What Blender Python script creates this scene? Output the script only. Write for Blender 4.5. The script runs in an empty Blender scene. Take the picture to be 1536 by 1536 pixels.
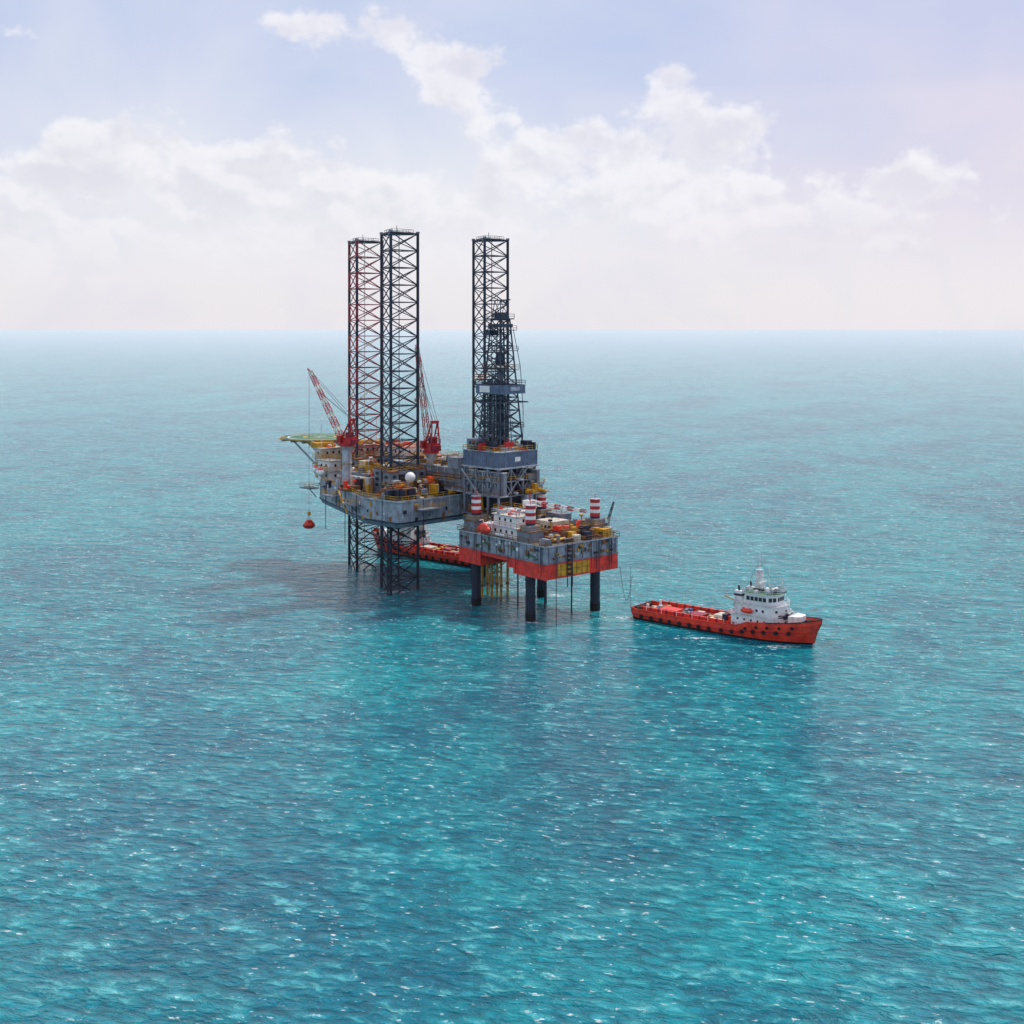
import bpy, math, random
from mathutils import Vector, Matrix
random.seed(7)
R=math.radians
scene=bpy.context.scene
scene.view_settings.view_transform='Standard'
scene.view_settings.look='None'
scene.view_settings.exposure=0

# ---------------------------------------------------------------- node helpers
class NT:
    def __init__(s,nt): s.nt=nt
    def n(s,t,**k):
        nd=s.nt.nodes.new(t)
        for a,b in k.items(): setattr(nd,a,b)
        return nd
    def link(s,a,b): s.nt.links.new(a,b)
    def put(s,sock,v):
        if isinstance(v,(int,float)): sock.default_value=v
        elif isinstance(v,tuple): sock.default_value=v
        else: s.link(v,sock)
    def m(s,op,a,b=0.0,c=0.0,clamp=False):
        nd=s.n('ShaderNodeMath',operation=op); nd.use_clamp=clamp
        s.put(nd.inputs[0],a); s.put(nd.inputs[1],b); s.put(nd.inputs[2],c)
        return nd.outputs[0]
    def smooth(s,x,a,b,lo=0.0,hi=1.0):
        nd=s.n('ShaderNodeMapRange',interpolation_type='SMOOTHSTEP')
        s.put(nd.inputs[0],x)
        for i,v in enumerate((a,b,lo,hi)): nd.inputs[i+1].default_value=v
        return nd.outputs[0]
    def noise(s,vec,scale,detail=4,rough=0.5,dist=0.0,dims='3D'):
        nd=s.n('ShaderNodeTexNoise'); nd.noise_dimensions=dims
        s.link(vec,nd.inputs['Vector'])
        nd.inputs['Scale'].default_value=scale; nd.inputs['Detail'].default_value=detail
        nd.inputs['Roughness'].default_value=rough; nd.inputs['Distortion'].default_value=dist
        return nd.outputs[0]
    def mix(s,f,a,b,mode='MIX'):
        nd=s.n('ShaderNodeMix',data_type='RGBA',blend_type=mode)
        s.put(nd.inputs[0],f)
        for i,v in ((6,a),(7,b)):
            if isinstance(v,tuple) and len(v)==3: v=v+(1,)
            s.put(nd.inputs[i],v)
        return nd.outputs[2]
    def xyz(s,x,y,z):
        nd=s.n('ShaderNodeCombineXYZ')
        s.put(nd.inputs[0],x); s.put(nd.inputs[1],y); s.put(nd.inputs[2],z)
        return nd.outputs[0]
    def gauss(s,x,y,cx,cy,sx,sy):
        a=s.m('MULTIPLY',s.m('SUBTRACT',x,cx),1/sx); b=s.m('MULTIPLY',s.m('SUBTRACT',y,cy),1/sy)
        r=s.m('ADD',s.m('MULTIPLY',a,a),s.m('MULTIPLY',b,b))
        return s.m('EXPONENT',s.m('MULTIPLY',r,-1.0))

def paint(name,col,rough=0.5,metal=0.0,var=0.35,rust=0.25,rustcol=(0.16,0.07,0.035),panel=0.0):
    mt=bpy.data.materials.new(name); mt.use_nodes=True
    t=NT(mt.node_tree); bs=mt.node_tree.nodes['Principled BSDF']
    geo=t.n('ShaderNodeNewGeometry'); pos=geo.outputs['Position']
    sp=t.n('ShaderNodeSeparateXYZ'); t.link(pos,sp.inputs[0])
    n1=t.noise(pos,0.55,5,0.65)
    streak=t.noise(t.xyz(t.m('MULTIPLY',sp.outputs[0],1.3),t.m('MULTIPLY',sp.outputs[1],1.3),t.m('MULTIPLY',sp.outputs[2],0.22)),1.0,5,0.65)
    dark=tuple(c*(1-var) for c in col); lite=tuple(min(1,c*(1+var*0.6)) for c in col)
    c=t.mix(t.smooth(n1,0.3,0.7),dark,lite)
    if rust>0:
        c=t.mix(t.m('MULTIPLY',t.smooth(streak,0.52,0.72),rust*2.2,clamp=True),c,rustcol)
    if panel>0:
        w=t.m('FRACT',t.m('MULTIPLY',t.m('ADD',sp.outputs[0],t.m('MULTIPLY',sp.outputs[1],0.23)),0.55))
        c=t.mix(t.m('MULTIPLY',t.smooth(w,0.0,0.12,1.0,0.0),panel),c,tuple(x*0.35 for x in col))
    t.link(c,bs.inputs['Base Color'])
    bs.inputs['Roughness'].default_value=rough; bs.inputs['Metallic'].default_value=metal
    return mt

M={}
M['hull']=paint('paint_grey_hull',(0.29,0.33,0.39),0.5,rust=0.3,panel=0.5)
M['grey']=paint('paint_grey',(0.20,0.23,0.28),0.55,rust=0.25)
M['lgrey']=paint('paint_light_grey',(0.42,0.45,0.50),0.55,rust=0.25)
M['deck']=paint('deck_worn',(0.13,0.11,0.09),0.8,rust=0.4)
M['dgreen']=paint('deck_green',(0.05,0.17,0.09),0.8,rust=0.15)
M['odeck']=paint('deck_orange',(0.50,0.17,0.09),0.8,rust=0.1)
M['dark']=paint('steel_navy',(0.016,0.022,0.045),0.5,rust=0.12)
M['dsteel']=paint('steel_blue_dark',(0.035,0.05,0.085),0.5,rust=0.15)
M['black']=paint('rubber_black',(0.012,0.012,0.014),0.8,rust=0)
M['redsteel']=paint('steel_red',(0.30,0.02,0.04),0.5,rust=0.12)
M['red']=paint('paint_red',(0.50,0.02,0.025),0.45,rust=0.08)
M['orange']=paint('paint_orange_red',(0.80,0.05,0.022),0.4,var=0.35,rust=0.16)
M['hullred']=paint('paint_hull_red',(0.78,0.045,0.03),0.45,var=0.35,rust=0.2)
M['white']=paint('paint_white',(0.80,0.79,0.78),0.45,var=0.12,rust=0.12)
M['cream']=paint('paint_cream',(0.62,0.56,0.46),0.55,rust=0.2)
M['yellow']=paint('paint_yellow',(0.60,0.32,0.02),0.5,rust=0.3)
M['brown']=paint('rusty_brown',(0.24,0.10,0.045),0.8,rust=0.3)
M['blue']=paint('paint_blue_grey',(0.11,0.15,0.24),0.5,rust=0.1)
M['glass']=paint('window_glass',(0.02,0.03,0.04),0.1,rust=0,var=0.1)
M['bluec']=paint('paint_blue',(0.03,0.12,0.35),0.5,rust=0.1)
MK=list(M.keys())

# ---------------------------------------------------------------- mesh builder
class B:
    def __init__(s,name,parent): s.name=name; s.parent=parent; s.v=[]; s.f=[]; s.m=[]; s.sm=[]
    def add(s,vs,fs,mat,smooth=False):
        o=len(s.v); s.v+= [tuple(p) for p in vs]
        for f in fs: s.f.append([i+o for i in f]); s.m.append(mat); s.sm.append(smooth)
    def box(s,x0,x1,y0,y1,z0,z1,mat,rz=0.0,top=None):
        cx,cy=(x0+x1)/2,(y0+y1)/2; c,sn=math.cos(rz),math.sin(rz)
        P=[]
        for z in (z0,z1):
            for (x,y) in ((x0,y0),(x1,y0),(x1,y1),(x0,y1)):
                dx,dy=x-cx,y-cy; P.append((cx+dx*c-dy*sn,cy+dx*sn+dy*c,z))
        s.add(P,[(3,2,1,0),(0,1,5,4),(1,2,6,5),(2,3,7,6),(3,0,4,7)],mat)
        s.add(P[4:],[(0,1,2,3)],top or mat)
    def prism(s,poly,z0,z1,mat,top=None,polytop=None):
        n=len(poly); pt=polytop or poly
        s.add([(x,y,z0) for x,y in poly]+[(x,y,z1) for x,y in pt],
              [(i,(i+1)%n,n+(i+1)%n,n+i) for i in range(n)]+[tuple(reversed(range(n)))],mat)
        s.add([(x,y,z1) for x,y in pt],[tuple(range(n))],top or mat)
    def cyl(s,p,q,r,mat,n=12,r2=None,caps=True,smooth=True):
        p=Vector(p); q=Vector(q); r2=r if r2 is None else r2
        d=(q-p); 
        if d.length<1e-6: return
        d.normalize()
        a=d.cross(Vector((0,0,1))) 
        if a.length<1e-3: a=Vector((1,0,0))
        a.normalize(); b=d.cross(a)
        vs=[]
        for (c,rr) in ((p,r),(q,r2)):
            for i in range(n):
                t=2*math.pi*(i+0.5)/n; vs.append(c+a*(rr*math.cos(t))+b*(rr*math.sin(t)))
        s.add(vs,[(i,n+i,n+(i+1)%n,(i+1)%n) for i in range(n)],mat,smooth and n>6)
        if caps: s.add(vs,[tuple(range(n)),tuple(reversed(range(n,2*n)))],mat)
    def beam(s,p,q,r,mat,n=4): s.cyl(p,q,r,mat,n=n,smooth=False)
    def ell(s,c,rx,ry,rz,mat,n=14,m=8,ang=0.0,zmin=-1.0):
        vs=[];fs=[]
        ca,sa=math.cos(ang),math.sin(ang)
        for j in range(m+1):
            ph=-math.pi/2+math.pi*j/m
            for i in range(n):
                t=2*math.pi*i/n
                x=rx*math.cos(ph)*math.cos(t); y=ry*math.cos(ph)*math.sin(t); z=rz*max(zmin,math.sin(ph))
                vs.append((c[0]+x*ca-y*sa,c[1]+x*sa+y*ca,c[2]+z))
        for j in range(m):
            for i in range(n):
                fs.append((j*n+i,j*n+(i+1)%n,(j+1)*n+(i+1)%n,(j+1)*n+i))
        s.add(vs,fs,mat,True)
    def rail(s,pts,z,mat,closed=True,h=1.15,r=0.055,step=2.0):
        n=len(pts)
        for i in range(n if closed else n-1):
            a=Vector((pts[i][0],pts[i][1],z)); b=Vector((pts[(i+1)%n][0],pts[(i+1)%n][1],z))
            L=(b-a).length; k=max(1,int(L/step))
            for t in (0.5*h,h): s.beam(a+Vector((0,0,t)),b+Vector((0,0,t)),r,mat)
            for j in range(k+1):
                p=a+(b-a)*(j/k); s.beam(p,p+Vector((0,0,h)),r,mat)
    def windows(s,p,q,z,w,h,gap,off=0.03,mat='glass'):
        p=Vector((p[0],p[1],0)); q=Vector((q[0],q[1],0)); d=q-p; L=d.length; d.normalize()
        nrm=Vector((d.y,-d.x,0))
        k=int((L-gap*0.5)/(w+gap)); st=(L-k*(w+gap)+gap)/2
        for i in range(k):
            a=p+d*(st+i*(w+gap)); b=a+d*w
            o=nrm*off; i_=nrm*-0.1
            vs=[a+i_,b+i_,b+o,a+o]
            s.add([(v.x,v.y,z) for v in vs]+[(v.x,v.y,z+h) for v in vs],
                  [(0,1,2,3),(4,7,6,5),(0,4,5,1),(1,5,6,2),(2,6,7,3),(3,7,4,0)],mat)
    def truss(s,p,q,w0,w1,mats,bays,rc=0.14,rb=0.07,up=Vector((0,0,1))):
        p=Vector(p);q=Vector(q);d=(q-p).normalized(); a=d.cross(up); 
        if a.length<1e-3: a=Vector((1,0,0))
        a.normalize(); b=a.cross(d).normalized()
        def ring(t):
            w=w0+(w1-w0)*t
            c=p+(q-p)*t
            return [c+a*(w*sx)+b*(w*sy) for sx,sy in ((-.5,-.5),(.5,-.5),(.5,.5),(-.5,.5))]
        for k in range(bays):
            m=mats[k%len(mats)]
            r0=ring(k/bays); r1=ring((k+1)/bays)
            for i in range(4):
                s.beam(r0[i],r1[i],rc,m); j=(i+1)%4
                s.beam(r0[i],r0[j],rb,m)
                s.beam(r0[i] if k%2 else r0[j], r1[j] if k%2 else r1[i],rb,m)
        r1=ring(1)
        for i in range(4): s.beam(r1[i],r1[(i+1)%4],rc,mats[-1])
    def clutter(s,x0,x1,y0,y1,z,n,hmax=2.5,cols=('brown','yellow','lgrey','grey','orange','white','dark','cream'),avoid=()):
        for _ in range(n):
            x=random.uniform(x0,x1); y=random.uniform(y0,y1)
            if any((x-a)**2+(y-b)**2<r*r for a,b,r in avoid): continue
            c=random.choice(cols); k=random.random()
            w=random.uniform(0.5,2.4); l=random.uniform(0.5,3.2); h=random.uniform(0.4,hmax)
            if k<0.5: s.box(x-w/2,x+w/2,y-l/2,y+l/2,z-0.03,z+h,c,rz=random.choice((0,0,math.pi/2,random.uniform(-.2,.2))))
            elif k<0.65: s.cyl((x,y,z-0.03),(x,y,z+h*1.2),min(w,1.0)*0.6,c)
            elif k<0.8:
                a=random.choice((0,math.pi/2)); dx,dy=math.cos(a)*l,math.sin(a)*l
                s.cyl((x-dx,y-dy,z+0.6),(x+dx,y+dy,z+0.6),0.5*random.uniform(.4,1),c)
            elif k<0.9:
                for q in range(4): s.beam((x,y+q*0.3,z+0.3+0.1*q),(x+l*1.6,y+q*0.3,z+0.3),0.11,c)
            else:
                s.beam((x,y,z),(x,y,z+h*1.6),0.12,c); s.box(x-.4,x+.4,y-.4,y+.4,z+h*1.6,z+h*1.6+.5,random.choice(cols))
    def build(s):
        me=bpy.data.meshes.new(s.name); me.from_pydata(s.v,[],s.f)
        used=sorted(set(s.m),key=MK.index)
        for k in used: me.materials.append(M[k])
        ix={k:i for i,k in enumerate(used)}
        for p,mm,sm in zip(me.polygons,s.m,s.sm): p.material_index=ix[mm]; p.use_smooth=sm
        me.update()
        ob=bpy.data.objects.new(s.name,me); scene.collection.objects.link(ob)
        if s.parent: ob.parent=s.parent
        return ob

def empty(name,loc,rz=0):
    e=bpy.data.objects.new(name,None); scene.collection.objects.link(e)
    e.location=loc; e.rotation_euler=(0,0,rz); return e

# ================================================================ JACKUP RIG
RO=(-27.9,359.3); RA=R(-45)
rig=empty('jackup_drilling_rig',(RO[0],RO[1],0),RA)
def LR(x,y,o=RO,a=RA):
    dx,dy=x-o[0],y-o[1]; c,s=math.cos(-a),math.sin(-a); return (dx*c-dy*s,dx*s+dy*c)
LEGS=[('A',-31.7,340,'dark','dark'),('B',-45,373,'redsteel','dark'),('C',-6.9,365,'dark','dark')]
legl=[LR(l[1],l[2]) for l in LEGS]
def leg(tag,wx,wy,mb,mc,idx):
    b=B('leg_%d'%idx,rig); cx,cy=LR(wx,wy)
    ch=[]
    for a in (-100,20,140):
        t=R(a+45); ch.append((cx+6*math.cos(t),cy+6*math.sin(t)))
    top=98.2; zb=-6; bay=4.7; n=int((top-zb)/bay); bay=(top-zb)/n
    for k in range(n):
        z0=zb+k*bay; z1=z0+bay
        for i in range(3):
            p=ch[i];q=ch[(i+1)%3]
            mch=mc if not(tag=='B' and z0>38 and k%2) else 'redsteel'
            b.cyl((p[0],p[1],z0),(p[0],p[1],z1),0.42,mch,n=8,caps=False)
            br=mb
            if tag=='B': br='redsteel' if z0>30 else 'dark'
            b.beam((p[0],p[1],z0),(q[0],q[1],z0),0.17,br)
            b.beam((p[0],p[1],z0),(q[0],q[1],z1),0.17,br if not(tag=='B' and k%3==0 and z0>40) else 'cream')
            b.beam((q[0],q[1],z0),(p[0],p[1],z1),0.17,br)
        for i in range(3):
            p=ch[i];q=ch[(i+1)%3];r=ch[(i+2)%3]
            b.beam(((p[0]+q[0])/2,(p[1]+q[1])/2,z0),((p[0]+r[0])/2,(p[1]+r[1])/2,z0),0.1,mb)
    for i in range(3):
        p=ch[i];q=ch[(i+1)%3]
        b.beam((p[0],p[1],top),(q[0],q[1],top),0.28,mc)
        b.cyl((p[0],p[1],top),(p[0],p[1],top+0.6),0.55,'grey',n=8)
        b.beam((p[0]*0.98+cx*0.02,p[1]*0.98+cy*0.02,zb),(p[0]*0.98+cx*0.02,p[1]*0.98+cy*0.02,top),0.3,mc)
    tp=[(cx+(x-cx)*0.8,cy+(y-cy)*0.8) for x,y in ch]
    b.prism(tp,top-0.4,top-0.15,'dark'); b.rail(tp,top-0.15,'dark',h=1.2)
    b.beam((cx,cy,top-0.2),(cx,cy,top+2.2),0.08,'dark')
    b.beam((ch[0][0]*.7+ch[1][0]*.3,ch[0][1]*.7+ch[1][1]*.3,zb),(ch[0][0]*.7+ch[1][0]*.3,ch[0][1]*.7+ch[1][1]*.3,top),0.11,'dark' if tag!='B' else 'cream')
    for zz in (44,58,72,86):
        u=(ch[0][0]*.7+ch[1][0]*.3,ch[0][1]*.7+ch[1][1]*.3)
        b.box(u[0]-.9,u[0]+.9,u[1]-.7,u[1]+.7,zz,zz+.15,mc)
    b.build()
    j=B('jack_house_%d'%idx,rig)
    for p in ch:
        j.box(p[0]-1.5,p[0]+1.5,p[1]-1.5,p[1]+1.5,26.9,33.2,'grey')
        j.box(p[0]-1.7,p[0]+1.7,p[1]-1.7,p[1]+1.7,33.2,33.6,'brown')
        for zz in (28.4,30.0,31.6):
            j.box(p[0]-1.75,p[0]+1.75,p[1]-.5,p[1]+.5,zz,zz+.8,'dark'); j.box(p[0]-.5,p[0]+.5,p[1]-1.75,p[1]+1.75,zz+.02,zz+.78,'dark')
    for i in range(3):
        p=ch[i];q=ch[(i+1)%3]
        j.beam((p[0],p[1],32.7),(q[0],q[1],32.7),0.4,'grey'); j.beam((p[0],p[1],28.2),(q[0],q[1],28.2),0.4,'grey')
    j.rail([(cx+(x-cx)*1.28,cy+(y-cy)*1.28) for x,y in ch],33.2,'yellow')
    j.build()
for i,l in enumerate(LEGS): leg(*l,i+1)

hp=[(25.5,-26.5),(24.5,-27.8),(12,-28.5),(-29,-13),(-34,-8),(-34,8),(-29,13),(12,28.5),(24.5,27.8),(25.5,26.5)]
h=B('hull',rig)
def ccw(p):
    a=sum(p[i][0]*p[(i+1)%len(p)][1]-p[(i+1)%len(p)][0]*p[i][1] for i in range(len(p)))
    return p if a>0 else p[::-1]
hp=ccw(hp)
bot=[(x*0.97,y*0.97) for x,y in hp]
h.prism(bot,19.8,21.2,'grey',polytop=hp)
h.prism(hp,21.2,26.6,'hull',top='deck')
big=[(x*1.012,y*1.012) for x,y in hp]
h.prism(big,26.6,27.0,'lgrey',top='deck')
h.prism([(x*1.006,y*1.006) for x,y in hp],21.0,21.35,'dark')
n=len(hp)
for i in range(n):
    a=Vector((*hp[i],0));c=Vector((*hp[(i+1)%n],0)); L=(c-a).length; k=int(L/3.2)
    for j in range(1,k):
        p=a+(c-a)*(j/k)
        h.box(p.x-.12,p.x+.12,p.y-.12,p.y+.12,21.3,26.7,'lgrey',rz=math.atan2((c-a).y,(c-a).x))
    nr=Vector(((c-a).y,-(c-a).x,0)).normalized()
    for j in range(int(L/2.0)):
        p=a+(c-a)*random.random()+nr*.15; z=random.uniform(22,26); w_=random.uniform(.15,.5)
        h.box(p.x-w_,p.x+w_,p.y-w_*.5,p.y+w_*.5,z-random.uniform(.2,2.0),z,random.choice(('dark','lgrey','brown','white','grey','yellow')),rz=math.atan2((c-a).y,(c-a).x))
h.rail(big,27.0,'yellow',r=0.07)
for (x,y,w,l) in ((-31,-15.5,5,3.4),(-12,-21.3,6,3),(6,-28,7,2.6),(27,-18,3,8)):
    h.box(x-w/2,x+w/2,y-l/2,y+l/2,24.2,24.5,'grey'); h.rail([(x-w/2,y-l/2),(x+w/2,y-l/2),(x+w/2,y+l/2),(x-w/2,y+l/2)],24.5,'yellow')
    h.beam((x,y,24.2),(x*.93,y*.93,21.6),0.15,'grey')
h.beam((-4,-25,27),(6,-29.5,22),0.25,'yellow'); 
for (x,y) in ((-20,-17.5),(-2,-24.2),(8,-28),(20,-28.8),(26.3,-20),(26.3,-5)):
    h.cyl((x,y,random.uniform(8,15)),(x,y,27),0.11,'dark',n=6)
for (x,y) in ((14,-22),(4,-10),(15,8)):
    h.cyl((x,y,-3),(x,y,21),0.24,'dark',n=8)
h.build()

d=B('deck_equipment',rig)
av=[(l[0],l[1],7.6) for l in legl]
d.clutter(-24,24,-26,26,27.0,170,2.6,cols=('brown','brown','grey','dark','yellow','lgrey','orange','white','dark','cream'),avoid=av+[(-20,-22,9),(-20,22,9),(-8,26,5)])
d.clutter(14,25,-27,-8,27.0,80,3.0,cols=('brown','grey','dark','yellow','dark','brown','cream'),avoid=av)
d.clutter(-6,12,-24,-12,27.0,60,3.4,cols=('brown','yellow','lgrey','dark','cream','orange','brown'),avoid=av)
d.clutter(-2,20,-8,6,30.0,30,2.2,cols=('brown','yellow','dark'))
for (x0,x1,y0,y1,z1,m) in ((-14,-2,-17,-9,31,'grey'),(-10,2,-8,8,31.5,'lgrey'),(-2,8,9,22,31.5,'grey'),(14,21,-24,-19,29.6,'brown'),(-8,-4,-15,-11,33,'yellow'),(14,20,-13,-9,30,'brown')):
    d.box(x0,x1,y0,y1,26.95,z1,m); d.rail([(x0,y0),(x1,y0),(x1,y1),(x0,y1)],z1,'yellow')
    d.windows((x0,y0),(x1,y0),29,0.6,0.8,1.5)
    d.clutter(x0+1,x1-1,y0+1,y1-1,z1,12,1.6)
for k in range(4): d.cyl((-4+2.4*k,-20,27),(-4+2.4*k,-20,30.6),1.0,'lgrey' if k%2 else 'cream')
for k in range(3): d.cyl((-12,-16+1.9*k,28),(-6,-16+1.9*k,28),0.85,'lgrey')
rx,ry=LR(-27.4,332.6)
d.cyl((rx,ry,27),(rx,ry,31),0.3,'grey'); d.ell((rx,ry,32),1.45,1.45,1.45,'white')
for k in range(14):
    x=random.uniform(-20,22); y=random.choice((-1,1))*random.uniform(12,24)
    if any((x-p)**2+(y-q)**2<r*r for p,q,r in av) or abs(y)>13+ (x+29)*.37: continue
    d.beam((x,y,27),(x,y,34.5),.08,'lgrey'); d.box(x-.5,x+.5,y-.2,y+.2,34.4,34.8,'white')
d.build()

a=B('accommodation_block',rig)
def house(b,x0,x1,y0,y1,z0,floors,mat,fh=3.0,roof='cream',rail='yellow'):
    z=z0
    for k in range(floors):
        b.box(x0,x1,y0,y1,z,z+fh-0.25,mat)
        b.box(x0-.5,x1+.5,y0-.5,y1+.5,z+fh-.25,z+fh,'lgrey',top=roof)
        for p,q in (((x0,y0),(x1,y0)),((x1,y0),(x1,y1)),((x1,y1),(x0,y1)),((x0,y1),(x0,y0))):
            b.windows(p,q,z+1.1,0.7,0.8,1.5)
        b.rail([(x0-.45,y0-.45),(x1+.45,y0-.45),(x1+.45,y1+.45),(x0-.45,y1+.45)],z+fh,rail)
        z+=fh
    return z
house(a,-33,-29.5,-12,12,26.98,3,'cream')
house(a,-29.4,-15,8,17,26.98,3,'white',roof='odeck')
house(a,-14,-2,10,22,26.98,2,'cream',roof='odeck')
house(a,-28,-22,-14.5,-10.5,26.98,2,'white')
a.clutter(-33,-30,-12,12,36,14,1.4,cols=('yellow','white','orange','grey'))
a.clutter(-28,-15,9,16,36,12,1.0,cols=('odeck','orange','white'))
for (x,y) in ((-24,-16.5),(-30,-13.6)):
    a.ell((x,y,29.6),2.6,1.1,1.1,'white' ,ang=R(-20)); a.ell((x,y,29.9),1.9,.9,1.1,'orange',ang=R(-20))
    for dx in (-1.6,1.6): a.beam((x+dx,y+1.5,27),(x+dx,y+1.2,31.6),.14,'yellow'); a.beam((x+dx,y+1.2,31.6),(x+dx,y-.3,31.4),.14,'yellow')
a.beam((-31,-11,36),(-31,-11,43),.12,'white')
a.beam((-29.5,9,36),(-29.5,9,44),.12,'white')
a.build()
hd=B('helideck',rig)
hx,hy,hz,hr=-44,-2,38,11.6
oc=[(hx+hr*math.cos(R(22.5+45*i)),hy+hr*math.sin(R(22.5+45*i))) for i in range(8)]
hd.prism(oc,hz-.35,hz,'lgrey',top='dgreen')
oc2=[(hx+(hr+1.4)*math.cos(R(22.5+45*i)),hy+(hr+1.4)*math.sin(R(22.5+45*i))) for i in range(8)]
for i in range(8):
    p,q=oc[i],oc[(i+1)%8]; P,Q=oc2[i],oc2[(i+1)%8]
    hd.beam((*P,hz-.1),(*Q,hz-.1),.12,'yellow')
    for k in range(6):
        t=k/6; hd.beam((p[0]+(q[0]-p[0])*t,p[1]+(q[1]-p[1])*t,hz-.25),(P[0]+(Q[0]-P[0])*t,P[1]+(Q[1]-P[1])*t,hz-.1),.07,'yellow')
def ringm(b,cx,cy,z,r0,r1,mat,n=40):
    vs=[];fs=[]
    for i in range(n):
        t=2*math.pi*i/n
        vs+= [(cx+r0*math.cos(t),cy+r0*math.sin(t),z),(cx+r1*math.cos(t),cy+r1*math.sin(t),z)]
    for i in range(n):
        j=(i+1)%n; fs.append((2*i,2*i+1,2*j+1,2*j))
    b.add(vs,fs,mat)
ringm(hd,hx,hy,hz+.01,4.6,5.4,'yellow'); ringm(hd,hx,hy,hz+.01,9.6,10.1,'white')
for sgn in (-1,1): hd.box(hx-1.6,hx+1.6,hy+sgn*1.2-.25,hy+sgn*1.2+.25,hz+.005,hz+.02,'white')
hd.box(hx-.25,hx+.25,hy-.9,hy+.9,hz+.005,hz+.022,'white')
for y in (-8,-3,3,8):
    hd.beam((-33,y,27.5),(hx-5,hy+y*0.9,hz-.6),.3,'lgrey'); hd.beam((-33,y,34.5),(hx+2,hy+y*0.9,hz-.9),.25,'yellow')
    hd.beam((hx-10,hy+y,hz-.8),(hx+10,hy+y,hz-.8),.35,'yellow')
for x in (-8,-3,3,8): hd.beam((hx+x,hy-9,hz-1.2),(hx+x,hy+9,hz-1.2),.3,'lgrey')
hd.box(-35,-31.5,-12,-6,36,37.4,'yellow'); hd.box(-35,-31.5,4,9,36,37.2,'yellow')
hd.build()

def crane(name,wx,wy,zt,pr,tip,hookz,sc=1.0):
    b=B(name,rig); x,y=LR(wx,wy)
    b.cyl((x,y,24),(x,y,zt),pr,'lgrey',n=16); b.cyl((x,y,zt-1.2),(x,y,zt),pr*1.0,'lgrey',n=16,r2=pr*1.6)
    for zz in (29,34): b.cyl((x,y,zz),(x,y,zz+.3),pr*1.15,'yellow')
    tx,ty=LR(tip[0],tip[1])
    dd=Vector((tx-x,ty-y,0)).normalized(); s_=Vector((-dd.y,dd.x,0))
    c=Vector((x,y,zt))
    def pt(f,l,u): return c+dd*(f*sc)+s_*(l*sc)+Vector((0,0,u*sc))
    b.cyl((x,y,zt),(x,y,zt+.8),pr*1.8,'red',n=16)
    def obox(f0,f1,l0,l1,u0,u1,mat):
        P=[pt(f,l,u) for u in (u0,u1) for f,l in ((f0,l0),(f1,l0),(f1,l1),(f0,l1))]
        b.add(P,[(3,2,1,0),(0,1,5,4),(1,2,6,5),(2,3,7,6),(3,0,4,7),(4,5,6,7)],mat)
    obox(-3.2,1.4,-1.5,1.5,.8,2.9,'red'); obox(.6,2.4,1.0,2.4,1.2,3.4,'red'); obox(2.0,2.45,1.15,2.25,2.0,3.2,'glass')
    obox(-4.2,-2.6,-1.2,1.2,1.0,2.4,'redsteel'); obox(-3.3,1.3,-1.7,-1.5,1.1,1.3,'dark')
    for l in (-1.2,1.2):
        b.beam(pt(1,l,2.9),pt(-2.6,l*.7,9),.24,'red'); b.beam(pt(-3.2,l,2.9),pt(-2.6,l*.7,9),.24,'red')
        b.beam(pt(-3.0,l*.8,5.6),pt(-.7,l*.8,5.6),.18,'red'); b.beam(pt(-3.0,l*.8,5.6),pt(.6,l*.9,3.2),.12,'redsteel')
    obox(-3.0,-2.0,-1.1,1.1,8.4,9.2,'red')
    obox(-2.4,-.4,-.9,.9,2.9,4.6,'redsteel')
    b.rail([tuple(pt(f,l,0)[:2]) for f,l in ((-3.2,-1.5),(1.4,-1.5),(1.4,1.0),(-3.2,1.5))],zt+2.9*sc,'dark',r=.05)
    T=Vector((tx,ty,tip[2])); P0=pt(1.8,0,1.6)
    b.truss(P0,T,1.5,.9,['red','red','cream'],15,.13,.07)
    for l in (-.8,.8): b.beam(pt(-2.6,l,9.2),T+s_*l*.4,.06,'dark')
    for l in (-.4,.4): b.beam(pt(-2.4,l,8.8),P0+(T-P0)*.7,.05,'dark')
    b.beam(T,T+dd*1.2+Vector((0,0,.8)),.25,'red')
    hp_=Vector((tx,ty,tip[2]))+dd*.6
    b.beam(hp_,(hp_.x,hp_.y,hookz),.045,'dark')
    b.box(hp_.x-.35,hp_.x+.35,hp_.y-.35,hp_.y+.35,hookz-1,hookz,'yellow')
    b.build(); return hp_
k1=crane('pedestal_crane_1',-46.5,348,39.0,1.3,(-58.2,357,59.6),19,.85)
k2=crane('pedestal_crane_2',-22.6,345,37.3,1.3,(-27.2,354,66.5),52,1.0)

c=B('cantilever',rig)
for y0 in (-7.5,5.0):
    c.box(-2,44,y0,y0+1.0,28.2,34,'grey'); c.box(-2,44,y0-.35,y0+1.35,33.98,34.3,'lgrey'); c.box(-2,44,y0-.35,y0+1.35,27.9,28.2,'lgrey')
    for x in range(0,44,3): c.box(x,x+.2,y0-.3,y0+1.3,28.2,33.97,'lgrey')
for x in range(-2,44,4): c.box(x,x+.5,-6.4,5.0,32.6,33.6,'dark'); c.box(x,x+.5,-6.4,5.0,28.3,29.0,'dark')
c.box(-2,28,-6.4,5.0,33.7,34.0,'deck')
for k in range(26):
    y=-5.6+.4*k; c.cyl((1,y,34.3),(1+random.uniform(18,24),y,34.3),.17,random.choice(('brown','brown','yellow','dark','lgrey')),n=6)
c.rail([(-2,-8),(28,-8)],34.3,'yellow',closed=False); c.rail([(-2,6.4),(28,6.4)],34.3,'yellow',closed=False)
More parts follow.
